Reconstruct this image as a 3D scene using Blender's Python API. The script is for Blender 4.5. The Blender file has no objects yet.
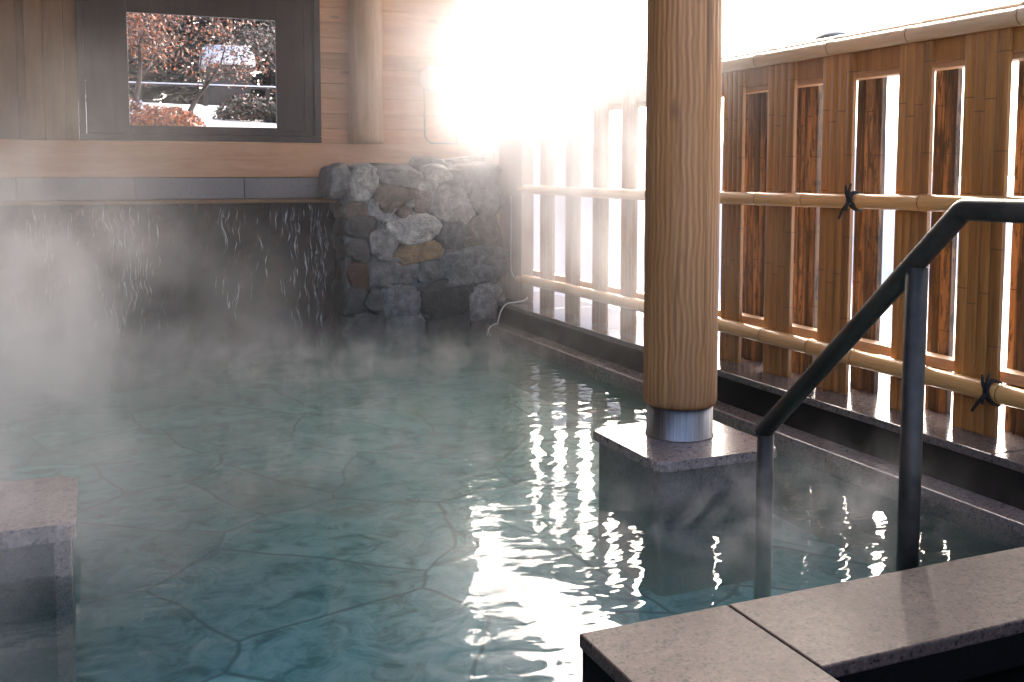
import bpy, bmesh, math, random
from mathutils import Vector, Matrix, noise as mnoise
R = math.radians
rnd = random.Random(11)
scene = bpy.context.scene
COL = scene.collection

# ------------------------------------------------------------------ camera
cam = bpy.data.cameras.new('camera')
cam_o = bpy.data.objects.new('camera', cam); COL.objects.link(cam_o)
cam.sensor_width = 36.0
cam.lens = 36.0 * 1005.0 / 1024.0
cam.shift_y = -86.0 / 1024.0
cam.clip_start = 0.02; cam.clip_end = 2000
cam_o.location = (0, 0, 1.2)
cam_o.rotation_euler = (R(90 - 4.5513), 0, R(-22.713))
scene.camera = cam_o

# ------------------------------------------------------------------ light
SUN_EL, SUN_AZ = 31.0, 38.0          # azimuth measured from +Y towards +X
world = bpy.data.worlds.new('World'); scene.world = world
world.use_nodes = True
wn = world.node_tree
sky = wn.nodes.new('ShaderNodeTexSky'); sky.sky_type = 'NISHITA'; sky.sun_disc = False
sky.sun_elevation = R(SUN_EL); sky.sun_rotation = R(SUN_AZ)
sky.air_density = 0.5; sky.dust_density = 6.5; sky.ozone_density = 0.8
wn.nodes['Background'].inputs[1].default_value = 0.15
wn.links.new(sky.outputs[0], wn.nodes['Background'].inputs[0])
sun = bpy.data.lights.new('sun', 'SUN'); sun.energy = 0.6; sun.angle = R(45); sun.color = (1, .96, .90)
sun_o = bpy.data.objects.new('sun', sun); COL.objects.link(sun_o)
d = Vector((math.sin(R(SUN_AZ)) * math.cos(R(SUN_EL)), math.cos(R(SUN_AZ)) * math.cos(R(SUN_EL)), math.sin(R(SUN_EL))))
sun_o.rotation_euler = d.to_track_quat('Z', 'Y').to_euler()
sun_o.location = d * 30
scene.view_settings.view_transform = 'Standard'
scene.view_settings.look = 'None'
scene.view_settings.gamma = 1
scene.view_settings.exposure = 2.6
cy = scene.cycles
cy.use_denoising = True
cy.max_bounces = 8; cy.diffuse_bounces = 4; cy.glossy_bounces = 3; cy.transparent_max_bounces = 12
cy.volume_bounces = 3
cy.volume_step_rate = 1.6
cy.volume_max_steps = 128
cy.sample_clamp_indirect = 6.0
cy.caustics_reflective = False; cy.caustics_refractive = False

# ------------------------------------------------------------------ materials
class G:
    """small wrapper around a node tree"""
    def __init__(s, name):
        s.m = bpy.data.materials.new(name); s.m.use_nodes = True
        s.t = s.m.node_tree; s.t.nodes.clear()
        s.out = s.t.nodes.new('ShaderNodeOutputMaterial')
    def n(s, typ, **k):
        nd = s.t.nodes.new('ShaderNode' + typ)
        for a, v in k.items(): setattr(nd, a, v)
        return nd
    def l(s, a, b): s.t.links.new(a, b)
    def put(s, sock, v):
        if isinstance(v, bpy.types.NodeSocket): s.l(v, sock)
        elif v is not None: sock.default_value = v
    def math(s, op, a, b=None, c=None, clamp=False):
        nd = s.n('Math', operation=op); nd.use_clamp = clamp
        s.put(nd.inputs[0], a); s.put(nd.inputs[1], b)
        if c is not None: s.put(nd.inputs[2], c)
        return nd.outputs[0]
    def vmath(s, op, a, b=None):
        nd = s.n('VectorMath', operation=op)
        s.put(nd.inputs[0], a)
        if b is not None: s.put(nd.inputs[1], b)
        return nd.outputs['Value'] if op in ('DOT_PRODUCT', 'LENGTH', 'DISTANCE') else nd.outputs[0]
    def coord(s, scale=(1, 1, 1), rot=(0, 0, 0)):
        tc = s.n('TexCoord'); mp = s.n('Mapping')
        mp.inputs['Scale'].default_value = scale; mp.inputs['Rotation'].default_value = rot
        s.l(tc.outputs['Object'], mp.inputs[0]); return mp.outputs[0]
    def noise(s, vec, scale, detail=4, rough=.55, dist=0):
        nd = s.n('TexNoise'); s.l(vec, nd.inputs['Vector'])
        nd.inputs['Scale'].default_value = scale; nd.inputs['Detail'].default_value = detail
        nd.inputs['Roughness'].default_value = rough; nd.inputs['Distortion'].default_value = dist
        return nd.outputs['Fac']
    def ramp(s, f, *stops):
        nd = s.n('ValToRGB'); e = nd.color_ramp.elements
        while len(e) < len(stops): e.new(.5)
        for i, (p, c) in enumerate(stops):
            e[i].position = p; e[i].color = (*c, 1) if len(c) == 3 else c
        s.l(f, nd.inputs[0]); return nd.outputs[0]
    def gramp(s, f, *stops):
        return s.ramp(f, *[(p, (v, v, v)) for p, v in stops])
    def mix(s, f, a, b, mode='MIX'):
        nd = s.n('Mix', data_type='RGBA', blend_type=mode)
        s.put(nd.inputs[0], f)
        s.put(nd.inputs[6], (*a, 1) if isinstance(a, tuple) else a)
        s.put(nd.inputs[7], (*b, 1) if isinstance(b, tuple) else b)
        return nd.outputs[2]
    def bump(s, h, dist=1.0, strength=1.0):
        nd = s.n('Bump'); nd.inputs['Strength'].default_value = strength; nd.inputs['Distance'].default_value = dist
        s.l(h, nd.inputs['Height']); return nd.outputs[0]
    def bsdf(s, col, rough=.6, bump=None, metal=0, spec=.5, coat=0):
        b = s.n('BsdfPrincipled')
        s.put(b.inputs['Base Color'], (*col, 1) if isinstance(col, tuple) else col)
        s.put(b.inputs['Roughness'], rough); s.put(b.inputs['Metallic'], metal)
        b.inputs['Specular IOR Level'].default_value = spec
        b.inputs['Coat Weight'].default_value = coat; b.inputs['Coat Roughness'].default_value = .15
        if bump is not None: s.l(bump, b.inputs['Normal'])
        s.l(b.outputs[0], s.out.inputs[0]); return b
    def island(s):
        return s.n('NewGeometry').outputs['Random Per Island']

def wood(name, c1, c2, axis='z', rough=.55, fine=1.0, tint=.25, knots=False, bump=.0015):
    g = G(name)
    k = dict(x=(.9, 9, 9), y=(9, .9, 9), z=(9, 9, .9))[axis]
    isl = g.island()
    off = g.n('VectorMath', operation='ADD'); g.l(g.coord(k), off.inputs[0])
    cmb = g.n('CombineXYZ'); g.l(g.math('MULTIPLY', isl, 37.0), cmb.inputs[0]); g.l(g.math('MULTIPLY', isl, 91.0), cmb.inputs[2]); g.l(g.math('MULTIPLY', isl, 53.0), cmb.inputs[1])
    g.l(cmb.outputs[0], off.inputs[1]); v = off.outputs[0]
    a = g.noise(v, 1.6 * fine, 5, .6, 1.2)
    b = g.noise(v, 14 * fine, 3, .6, .4)
    f = g.math('ADD', g.math('MULTIPLY', a, .65), g.math('MULTIPLY', b, .35))
    col = g.ramp(f, (.34, c1), (.66, c2))
    tintv = g.math('ADD', 1 - tint / 2, g.math('MULTIPLY', isl, tint))
    col = g.mix(1.0, col, g.n_rgb(tintv), 'MULTIPLY')
    if knots:
        vo = g.n('TexVoronoi'); vo.inputs['Scale'].default_value = 1.0
        g.l(g.coord(dict(x=(2.6, 8, 8), y=(8, 2.6, 8), z=(8, 8, 2.6))[axis]), vo.inputs['Vector'])
        kn = g.gramp(vo.outputs['Distance'], (.0, 1), (.09, .9), (.17, 0))
        col = g.mix(g.math('MULTIPLY', kn, .6), col, (c1[0] * .3, c1[1] * .2, c1[2] * .15))
    g.bsdf(col, rough, g.bump(f, bump))
    return g.m
def _n_rgb(s, v):
    c = s.n('CombineColor')
    for i in range(3): s.l(v, c.inputs[i])
    return c.outputs[0]
G.n_rgb = _n_rgb

def granite(name, c, rough=.35, spec=.5, scale=1.0, contrast=1.0):
    g = G(name); v = g.coord()
    a = g.noise(v, 130 * scale, 2, .6); b = g.noise(v, 48 * scale, 3, .6); m = g.noise(v, 3, 4)
    f = g.math('ADD', g.math('MULTIPLY', a, .6), g.math('MULTIPLY', b, .4))
    lo = tuple(x * (1 - .72 * contrast) for x in c); hi = tuple(min(.9, x * (1 + .55 * contrast)) for x in c)
    col = g.ramp(f, (.39, lo), (.47, c), (.54, (c[0] * 1.08, c[1] * .97, c[2] * .90)), (.62, hi))
    col = g.mix(g.gramp(m, (.42, 0), (.7, .45)), col, tuple(x * .6 for x in c))
    rg = g.math('ADD', rough - .06, g.math('MULTIPLY', m, .16))
    g.bsdf(col, rg, g.bump(a, .0006), 0, spec)
    return g.m

def bamboo(name, c1, c2, dark, axis='y', weather=0.0, rough=.38):
    g = G(name); isl = g.island()
    k = dict(x=(.7, 14, 14), y=(14, .7, 14), z=(14, 14, .7))[axis]
    off = g.n('VectorMath', operation='ADD'); g.l(g.coord(k), off.inputs[0])
    cmb = g.n('CombineXYZ')
    for i, q in enumerate((37., 71., 53.)): g.l(g.math('MULTIPLY', isl, q), cmb.inputs[i])
    g.l(cmb.outputs[0], off.inputs[1]); v = off.outputs[0]
    a = g.noise(v, 1.3, 5, .6, .6); b = g.noise(v, 9, 3, .6)
    f = g.math('ADD', g.math('MULTIPLY', a, .6), g.math('MULTIPLY', b, .4))
    col = g.ramp(f, (.35, c1), (.65, c2))
    col = g.mix(1.0, col, g.n_rgb(g.math('ADD', .72, g.math('MULTIPLY', isl, .56))), 'MULTIPLY')
    if weather:
        w = g.gramp(a, (.44, 1), (.56, 0))
        col = g.mix(g.math('MULTIPLY', w, .9), col, dark)
        sp = g.noise(g.coord((24, 24, 5)), 1.5, 4, .75)
        col = g.mix(g.gramp(sp, (.50, 0), (.60, .85 * weather)), col, tuple(x * .7 for x in dark))
    # dark node lines of the flattened culms, at a different height on each strip
    sep = g.n('SeparateXYZ'); tc = g.n('TexCoord'); g.l(tc.outputs['Object'], sep.inputs[0])
    if axis == 'z':
        h = g.math('FRACT', g.math('ADD', g.math('MULTIPLY', sep.outputs[2], 2.7), g.math('MULTIPLY', isl, 17.0)))
        ln = g.math('LESS_THAN', h, .012)
        col = g.mix(g.math('MULTIPLY', ln, .7), col, dark)
    g.bsdf(col, rough, g.bump(f, .0008), coat=.15 * (1 - weather))
    return g.m

def plain(name, c, rough=.6, metal=0, var=.2, scale=8, bump=0.0, coat=0):
    g = G(name); v = g.coord(); a = g.noise(v, scale, 5, .6)
    col = g.ramp(a, (.3, tuple(x * (1 - var) for x in c)), (.7, tuple(min(1, x * (1 + var)) for x in c)))
    rg = g.math('ADD', rough - .05, g.math('MULTIPLY', a, .1))
    g.bsdf(col, rg, g.bump(a, bump) if bump else None, metal, coat=coat)
    return g.m

M = {}
M['cedar'] = wood('pale_cedar_planks', (.56, .29, .135), (.74, .46, .26), 'x', knots=True)
M['beam'] = wood('pale_beam_timber', (.52, .27, .135), (.68, .42, .245), 'x', fine=.7)
M['log'] = wood('peeled_log', (.36, .21, .10), (.56, .38, .21), 'z', fine=.8)
M['log_y'] = wood('peeled_log_beam', (.26, .15, .07), (.42, .27, .15), 'y', fine=.8)
M['darkwood'] = wood('dark_stained_wood', (.03, .02, .014), (.062, .042, .03), 'z', rough=.5)
M['brownwood'] = wood('brown_boards', (.16, .08, .028), (.27, .14, .055), 'z', rough=.55)
M['ceiling'] = wood('ceiling_boards', (.14, .085, .045), (.24, .15, .085), 'y')
M['post'] = wood('grey_brown_timber', (.20, .14, .09), (.33, .24, .17), 'z')
M['bam_board'] = bamboo('flattened_bamboo', (.21, .09, .02), (.41, .195, .048), (.07, .03, .012), 'z')
M['bam_old'] = bamboo('weathered_bamboo', (.11, .065, .032), (.25, .155, .078), (.014, .009, .007), 'z', 1.0, .6)
M['bam_rail'] = bamboo('round_bamboo', (.40, .215, .07), (.58, .35, .13), (.06, .03, .015), 'y', 0, .3)
M['bam_top'] = bamboo('grey_bamboo', (.40, .29, .17), (.54, .42, .27), (.08, .05, .03), 'y', 0, .3)
M['bam_node'] = plain('bamboo_node', (.09, .045, .02), .5)
M['lath'] = wood('fence_lath', (.40, .24, .12), (.55, .36, .2), 'y')
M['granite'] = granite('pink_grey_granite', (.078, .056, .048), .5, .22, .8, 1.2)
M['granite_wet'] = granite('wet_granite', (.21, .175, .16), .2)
M['granite_lit_slab'] = granite('polished_lit_pink_granite', (.24, .20, .185), .22, .5, .8)  # lighter granite copy; light reflected off the plinth top is in the colour
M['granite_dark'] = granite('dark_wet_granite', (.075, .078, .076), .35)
M['black_stone_and_shade'] = granite('black_stone_and_shade', (.005, .005, .005), .7, .06, contrast=.5)
M['ledge'] = granite('ledge_granite', (.13, .115, .108), .10)
M['tile'] = granite('grey_tile', (.26, .26, .26), .4, contrast=.4)
M['steel'] = None
M['rope'] = plain('black_rope', (.012, .011, .010), .8)
M['snow'] = None
M['hose'] = plain('pale_hose', (.6, .6, .58), .4)
M['globe'] = plain('white_glass_globe', (.82, .82, .8), .2, var=.02)
M['conduit'] = plain('grey_conduit', (.28, .26, .24), .4)
M['shaded_slate'] = granite('shaded_floor_stone', (.006, .006, .006), .7, .08, contrast=.5)  # near-black: the void's lack of light is put into the floor colour
M['leaf_orange'] = plain('orange_maple_leaves', (.42, .12, .03), .6, var=.5, scale=30)
M['leaf_red'] = plain('dull_red_leaves', (.12, .042, .026), .6, var=.5, scale=30)
M['leaf_dark'] = plain('dark_evergreen_leaves', (.035, .038, .030), .7, var=.5, scale=20)
M['bark'] = plain('dark_bark', (.045, .033, .027), .9, var=.4, scale=20, bump=.004)

g = G('brushed_steel'); v = g.coord((60, 60, 1)); a = g.noise(v, 3, 3)
g.bsdf(g.ramp(a, (.3, (.20, .20, .195)), (.7, (.34, .335, .32))), g.math('ADD', .34, g.math('MULTIPLY', a, .15)), g.bump(a, .0003), 1.0); M['steel'] = g.m
g = G('patinated_rail_steel'); v = g.coord(); a = g.noise(v, 14, 5)
g.bsdf(g.ramp(a, (.3, (.028, .028, .025)), (.7, (.07, .066, .056))), g.math('ADD', .30, g.math('MULTIPLY', a, .3)), None, .4); M['rail'] = g.m
g = G('snow'); v = g.coord(); a = g.noise(v, 5, 6, .65); b = g.noise(v, 38, 3, .6)
col = g.mix(g.gramp(b, (.60, 0), (.68, .5)), (.80, .81, .83), (.22, .19, .16))
g.bsdf(g.mix(g.gramp(a, (.4, .0), (.7, .25)), col, (.62, .64, .68)), .7, g.bump(a, .05)); M['snow'] = g.m
g = G('clean_snow'); v = g.coord(); a = g.noise(v, 6, 5)
g.bsdf(g.ramp(a, (.3, (.78, .79, .81)), (.7, (.84, .84, .85))), .7, g.bump(a, .03)); M['snow_clean'] = g.m

# masonry stones, each with its own natural colour (stored per stone)
g = G('field_stone'); v = g.coord()
at = g.n('Attribute', attribute_name='stone_colour')
a = g.noise(v, 14, 6, .68, .5); b = g.noise(v, 90, 3, .6)
f = g.math('ADD', g.math('MULTIPLY', a, .7), g.math('MULTIPLY', b, .3))
col = g.mix(1.0, at.outputs['Color'], g.ramp(f, (.36, (.35, .35, .36)), (.5, (.95, .95, .95)), (.64, (1.8, 1.8, 1.75))), 'MULTIPLY')
g.bsdf(col, .55, g.bump(f, .012)); M['stone'] = g.m
M['mortar'] = plain('pale_mortar', (.13, .145, .15), .8, var=.35, scale=14, bump=.01)

# wet rock behind the fall
g = G('wet_dark_rock'); v = g.coord((1, 1, .45))
a = g.noise(v, 9, 6, .7, 1.0); b = g.noise(v, 30, 4, .7)
col = g.ramp(a, (.40, (.004, .004, .004)), (.52, (.018, .013, .011)), (.62, (.06, .030, .018)), (.74, (.10, .085, .08)))
g.bsdf(col, .22, g.bump(g.math('ADD', a, g.math('MULTIPLY', b, .4)), .05)); M['wetrock'] = g.m

# pool floor: crazy-paved blue-green tuff with dark joints
g = G('green_tuff_paving'); v = g.coord()
w = g.n('TexNoise'); w.inputs['Scale'].default_value = 2.2; w.inputs['Detail'].default_value = 2; g.l(v, w.inputs['Vector'])
wv = g.n('VectorMath', operation='MULTIPLY_ADD'); g.l(w.outputs['Color'], wv.inputs[0]); wv.inputs[1].default_value = (.16, .16, 0); g.l(v, wv.inputs[2])
vo = g.n('TexVoronoi', feature='DISTANCE_TO_EDGE', voronoi_dimensions='2D'); vo.inputs['Scale'].default_value = 1.5; g.l(wv.outputs[0], vo.inputs['Vector'])
joint = g.gramp(vo.outputs['Distance'], (.0, 1), (.007, .9), (.018, 0))
vc = g.n('TexVoronoi', voronoi_dimensions='2D'); vc.inputs['Scale'].default_value = 1.5; g.l(wv.outputs[0], vc.inputs['Vector'])
sp = g.n('SeparateColor'); g.l(vc.outputs['Color'], sp.inputs[0])
a = g.noise(v, 6.5, 7, .72, .9); b = g.noise(v, 1.1, 3, .5)
col = g.ramp(a, (.37, (.03, .13, .125)), (.46, (.16, .42, .40)), (.55, (.32, .62, .58)), (.70, (.52, .74, .68)))
col = g.mix(g.gramp(b, (.5, 0), (.75, .5)), col, (.20, .20, .14))
col = g.mix(1.0, col, g.n_rgb(g.math('ADD', .8, g.math('MULTIPLY', sp.outputs[0], .4))), 'MULTIPLY')
col = g.mix(g.math('MULTIPLY', joint, .8), col, (.03, .06, .06))
g.bsdf(col, .7, g.bump(a, .01)); M['poolfloor'] = g.m

# water: Fresnel mirror over a tinted clear body, rippled
g = G('hot_spring_water'); v = g.coord()
w1 = g.n('TexNoise'); w1.inputs['Scale'].default_value = 1.0; w1.inputs['Detail'].default_value = 2.5; w1.inputs['Roughness'].default_value = .45; w1.inputs['Distortion'].default_value = .7
g.l(g.coord((2.6, 4.6, 1), (0, 0, R(-14))), w1.inputs['Vector'])
w2 = g.noise(g.coord((7, 11, 1), (0, 0, R(20))), 1.0, 2, .5, .5)
w3 = g.noise(g.coord((1, 1.4, 1)), .9, 1, .4)
h = g.math('ADD', g.math('MULTIPLY', w1.outputs['Fac'], .005), g.math('ADD', g.math('MULTIPLY', w2, .0024), g.math('MULTIPLY', w3, .006)))
bp = g.bump(h, 1.0)
fr = g.n('Fresnel'); fr.inputs[0].default_value = 1.33; g.l(bp, fr.inputs['Normal'])
gl = g.n('BsdfGlossy'); gl.inputs['Roughness'].default_value = .0; gl.inputs['Color'].default_value = (1, 1, 1, 1); g.l(bp, gl.inputs['Normal'])
tr = g.n('BsdfTransparent'); tr.inputs['Color'].default_value = (.95, 1, 1, 1)
mx = g.n('MixShader'); g.l(fr.outputs[0], mx.inputs[0]); g.l(tr.outputs[0], mx.inputs[1]); g.l(gl.outputs[0], mx.inputs[2])
g.l(mx.outputs[0], g.out.inputs[0]); M['water'] = g.m

g = G('cloudy_mineral_water')
pv = g.n('VolumePrincipled'); pv.inputs['Density'].default_value = .42; pv.inputs['Color'].default_value = (.42, .86, .80, 1)
pv.inputs['Absorption Color'].default_value = (.55, .95, .90, 1); pv.inputs['Anisotropy'].default_value = .2
g.l(pv.outputs[0], g.out.inputs['Volume']); M['waterbody'] = g.m
g = G('falling_water')
b = g.bsdf((.8, .84, .86), .15); b.inputs['Alpha'].default_value = .8; M['cascade'] = g.m

# steam: one body of uneven density
g = G('steam'); v = g.coord()
def blob(c, s):
    q = g.vmath('MULTIPLY', g.vmath('SUBTRACT', v, c), tuple(1 / k for k in s))
    return g.math('EXPONENT', g.math('MULTIPLY', g.vmath('DOT_PRODUCT', q, q), -1.0))
nz = g.noise(g.coord((1.0, 1.0, .85)), 2.1, 5, .62, .7)
billow = g.gramp(nz, (.44, .01), (.59, 1))
puff = g.gramp(nz, (.46, 0), (.68, 1))
soft = g.gramp(nz, (.36, .05), (.66, 1))
wisp = g.gramp(g.noise(g.coord((1, 1, .8)), 5.5, 3, .6, 1.2), (.46, 0), (.66, 1))
sepx = g.n('SeparateXYZ'); g.l(v, sepx.inputs[0])
low = g.math('EXPONENT', g.math('MULTIPLY', sepx.outputs[2], -8.0))
STEAM = [  # centre, size, density, puffiness
    ((-1.15, 5.5, .50), (1.05, 1.3, .58), 4.0, billow),
    ((.60, 7.1, .06), (1.0, .35, .14), 2.2, billow),
    ((1.2, 6.2, .03), (1.4, .8, .11), 2.4, wisp),
    ((-.60, 3.5, .25), (.5, .7, .42), 2.0, billow),
    ((2.15, 2.75, .05), (.50, .36, .12), 3.0, wisp),
    ((.9, 4.2, .03), (.9, .8, .09), 1.4, wisp),
    ((-1.4, 6.8, 1.8), (1.5, 1.0, 1.0), .34, soft),
    ((2.85, 6.7, 2.05), (.85, .9, .9), 2.0, soft),  # steam clump added to make the bright bloom at the back corner
    ((3.05, 5.9, 1.25), (.24, 1.0, .8), 3.8, soft),
]
tot = None
for c, s, dn, kind in STEAM:
    t = g.math('MULTIPLY', g.math('MULTIPLY', blob(c, s), kind), dn)
    tot = t if tot is None else g.math('ADD', tot, t)
tot = g.math('ADD', tot, g.math('MULTIPLY', g.math('MULTIPLY', low, wisp), .08))
tot = g.math('ADD', tot, g.math('MULTIPLY', soft, .003))
pv = g.n('VolumePrincipled'); pv.inputs['Color'].default_value = (.97, .98, 1, 1); pv.inputs['Anisotropy'].default_value = .5
g.l(tot, pv.inputs['Density']); g.l(pv.outputs[0], g.out.inputs['Volume']); M['steam'] = g.m

# ------------------------------------------------------------------ mesh helpers
def B(): return bmesh.new()
def add_box(bm, x0, x1, y0, y1, z0, z1, bev=0.0, seg=2, rot=None, mi=0):
    t = bmesh.new(); bmesh.ops.create_cube(t, size=1)
    bmesh.ops.scale(t, vec=(x1 - x0, y1 - y0, z1 - z0), verts=t.verts)
    if bev: bmesh.ops.bevel(t, geom=t.edges[:], offset=bev, segments=seg, affect='EDGES', profile=.5)
    if rot: bmesh.ops.rotate(t, cent=(0, 0, 0), matrix=Matrix.Rotation(rot[0], 3, rot[1]), verts=t.verts)
    bmesh.ops.translate(t, vec=((x0 + x1) / 2, (y0 + y1) / 2, (z0 + z1) / 2), verts=t.verts)
    merge(bm, t, mi)
def merge(bm, t, mi=0):
    mp = {}
    for v in t.verts: mp[v] = bm.verts.new(v.co)
    for f in t.faces:
        nf = bm.faces.new([mp[v] for v in f.verts]); nf.smooth = f.smooth; nf.material_index = mi if mi else f.material_index
    t.free()
def add_tube(bm, pts, rad, n=12, cap=True, mi=None):
    pts = [Vector(p) for p in pts]; rings = []
    if not hasattr(rad, '__len__'): rad = [rad] * len(pts)
    prev = None
    for i, p in enumerate(pts):
        a = pts[max(0, i - 1)]; b = pts[min(len(pts) - 1, i + 1)]
        t = (b - a).normalized()
        if prev is None:
            u = t.orthogonal().normalized()
        else:
            u = (prev - t * prev.dot(t)).normalized()
        prev = u; w = t.cross(u)
        rings.append([bm.verts.new(p + (u * math.cos(2 * math.pi * k / n) + w * math.sin(2 * math.pi * k / n)) * rad[i]) for k in range(n)])
    for i in range(len(rings) - 1):
        for k in range(n):
            f = bm.faces.new((rings[i][k], rings[i][(k + 1) % n], rings[i + 1][(k + 1) % n], rings[i + 1][k])); f.smooth = True
            if mi: f.material_index = mi[i]
    if cap:
        bm.faces.new(rings[0][::-1]); bm.faces.new(rings[-1])
def add_lathe(bm, cx, cy, prof, n=32, cap=True):
    rings = [[bm.verts.new((cx + r * math.cos(2 * math.pi * k / n), cy + r * math.sin(2 * math.pi * k / n), z)) for k in range(n)] for r, z in prof]
    for i in range(len(rings) - 1):
        for k in range(n):
            f = bm.faces.new((rings[i][k], rings[i][(k + 1) % n], rings[i + 1][(k + 1) % n], rings[i + 1][k])); f.smooth = True
    if cap: bm.faces.new(rings[0][::-1]); bm.faces.new(rings[-1])
def add_prism(bm, poly, z0, z1, bev=0.0):
    t = bmesh.new()
    lo = [t.verts.new((x, y, z0)) for x, y in poly]; hi = [t.verts.new((x, y, z1)) for x, y in poly]
    n = len(poly)
    t.faces.new(lo[::-1]); top = t.faces.new(hi)
    for i in range(n): t.faces.new((lo[i], lo[(i + 1) % n], hi[(i + 1) % n], hi[i]))
    if bev: bmesh.ops.bevel(t, geom=[e for e in top.edges], offset=bev, segments=2, affect='EDGES', profile=.5)
    merge(bm, t)
def rounded_rect(x0, x1, y0, y1, r, n=6):
    p = []
    for cx, cy, a0 in ((x1 - r, y0 + r, -90), (x1 - r, y1 - r, 0), (x0 + r, y1 - r, 90), (x0 + r, y0 + r, 180)):
        for i in range(n + 1):
            a = R(a0 + 90 * i / n); p.append((cx + r * math.cos(a), cy + r * math.sin(a)))
    return p
def obj(name, bm, mats, parent=None, loc=None):
    if not isinstance(mats, (list, tuple)): mats = [mats]
    base = Vector(parent_loc(parent)) if parent else Vector(loc or (0, 0, 0))
    bmesh.ops.translate(bm, vec=-base, verts=bm.verts)
    bmesh.ops.recalc_face_normals(bm, faces=bm.faces[:])
    me = bpy.data.meshes.new(name); bm.to_mesh(me); bm.free()
    for m in mats: me.materials.append(m)
    o = bpy.data.objects.new(name, me); COL.objects.link(o)
    if parent: o.parent = parent
    else: o.location = base
    return o
def parent_loc(p):
    v = Vector((0, 0, 0))
    while p: v = v + p.location; p = p.parent
    return v
def tag(o, label, cat, group=None, kind=None):
    o['label'] = label; o['category'] = cat
    if group: o['group'] = group
    o['kind'] = kind or 'thing'
    return o
def thing(name, loc, label, cat, group=None):
    o = bpy.data.objects.new(name, None); COL.objects.link(o); o.location = loc
    o.empty_display_size = .1
    return tag(o, label, cat, group)
def struct(o): o['kind'] = 'structure'; return o
def sheet(name, x0, x1, y0, y1, z, mat, nx=1, ny=1, fn=None):
    bm = B(); vs = [[bm.verts.new((x0 + (x1 - x0) * i / nx, y0 + (y1 - y0) * j / ny, z)) for j in range(ny + 1)] for i in range(nx + 1)]
    for i in range(nx):
        for j in range(ny):
            f = bm.faces.new((vs[i][j], vs[i + 1][j], vs[i + 1][j + 1], vs[i][j + 1])); f.smooth = True
    if fn:
        for v in bm.verts: v.co.z = fn(v.co.x, v.co.y)
    return struct(obj(name, bm, mat))

# ------------------------------------------------------------------ setting
def ground_z(x, y):
    if x > 3.6 or y < 8.3:
        return -.06 + .05 * mnoise.noise(Vector((x * .7, y * .7, 0)))
    return -.06
# outdoor snow: one sheet to the horizon, dipping below the pool
def snow_z(x, y):
    if -6.2 < x < 3.5 and -5 < y < 8.4: return -1.2
    return .02 + .04 * mnoise.noise(Vector((x * .6, y * .6, 0)))
bm = B()
xs = [-900, -200, -60, -25, -12, -6.5, -6.0, -3, 0, 2, 3.3, 3.62, 4, 4.5, 5, 5.6, 6.3, 7, 8, 10, 13, 20, 40, 120, 900]
ys = [-900, -200, -60, -20, -8, -5.3, -4.8, -2, 0, 1, 2, 2.5, 3, 3.5, 4, 4.5, 5, 5.5, 6, 6.5, 7, 7.5, 8.2, 8.7, 9.5, 11, 14, 20, 40, 120, 900]
vs = [[bm.verts.new((x, y, snow_z(x, y))) for y in ys] for x in xs]
for i in range(len(xs) - 1):
    for j in range(len(ys) - 1):
        f = bm.faces.new((vs[i][j], vs[i + 1][j], vs[i + 1][j + 1], vs[i][j + 1])); f.smooth = True
struct(obj('ground', bm, M['snow']))
# garden bank that rises behind the bath house
def bank_z(x, y):
    t = min(1, max(0, (y - 8.6) / 1.0))
    base = 1.50 * (t * t * (3 - 2 * t)) - .15 * (1 - t)
    z = base + min(max(0, y - 9.3), 6.5) * .115 - max(0, y - 16.5) * .05
    z += .10 * math.exp(-((y - 13.4) / .9) ** 2) * (1 if x > .3 else .6)
    z += .05 * mnoise.noise(Vector((x * .8, y * .8, 3)))
    e = min(1, max(0, (12 - abs(x - 1)) / 4)); 
    return -.2 + (z + .2) * e
sheet('snowy_bank', -11, 13, 8.45, 34, 0, M['snow_clean'], 60, 70, bank_z)

sheet('pool_floor', -3.6, 2.86, .9, 7.8, -.36, M['poolfloor'])
sheet('pool_water', -3.58, 2.855, 1.2, 7.72, 0, M['water'])
bm = B(); add_box(bm, -3.585, 2.857, 1.205, 7.73, -.362, -.004); struct(obj('pool_water_body', bm, M['waterbody']))
bm = B(); add_box(bm, -3.6, 3.0, -4.6, 1.2, -.5, .06, .01); struct(obj('deck', bm, M['shaded_slate']))
bm = B(); add_box(bm, 1.455, 3.0, 1.2, 1.69, -.5, -.16); struct(obj('sunken_floor', bm, M['shaded_slate']))

# ------------------------------------------------------------------ kerb and ledge along the fence
t = thing('pool_kerb', (2.9, 4.5, 0), 'low pinkish granite kerb along the foot of the black step, just above the water', 'kerb')
ye = [-1.5, .1, 1.15, 2.27, 3.32, 4.37, 5.42, 6.47, 7.30]
for a, b in zip(ye, ye[1:]):
    bm = B(); add_box(bm, 2.83, 2.958, a + .002, b - .002, -.06, .04, .006); obj('kerb_stone', bm, M['granite_wet'], t)
bm = B(); add_box(bm, 2.86, 2.955, -1.5, 7.3, -.5, -.062); obj('kerb_base', bm, M['granite_dark'], t)
t = thing('fence_ledge', (3.25, 4.5, 0), 'long polished stone ledge with black front that carries the bamboo fence', 'ledge')
bm = B(); add_box(bm, 2.962, 3.56, -1.5, 7.85, -.5, .165); obj('riser', bm, M['black_stone_and_shade'], t)
ye = [-1.5, .35, 1.55, 2.6, 3.65, 4.7, 5.75, 6.8, 7.85]
for a, b in zip(ye, ye[1:]):
    bm = B(); add_box(bm, 2.955, 3.58, a + .0015, b - .0015, .167, .20, .005); obj('ledge_slab', bm, M['ledge'], t)

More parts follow.
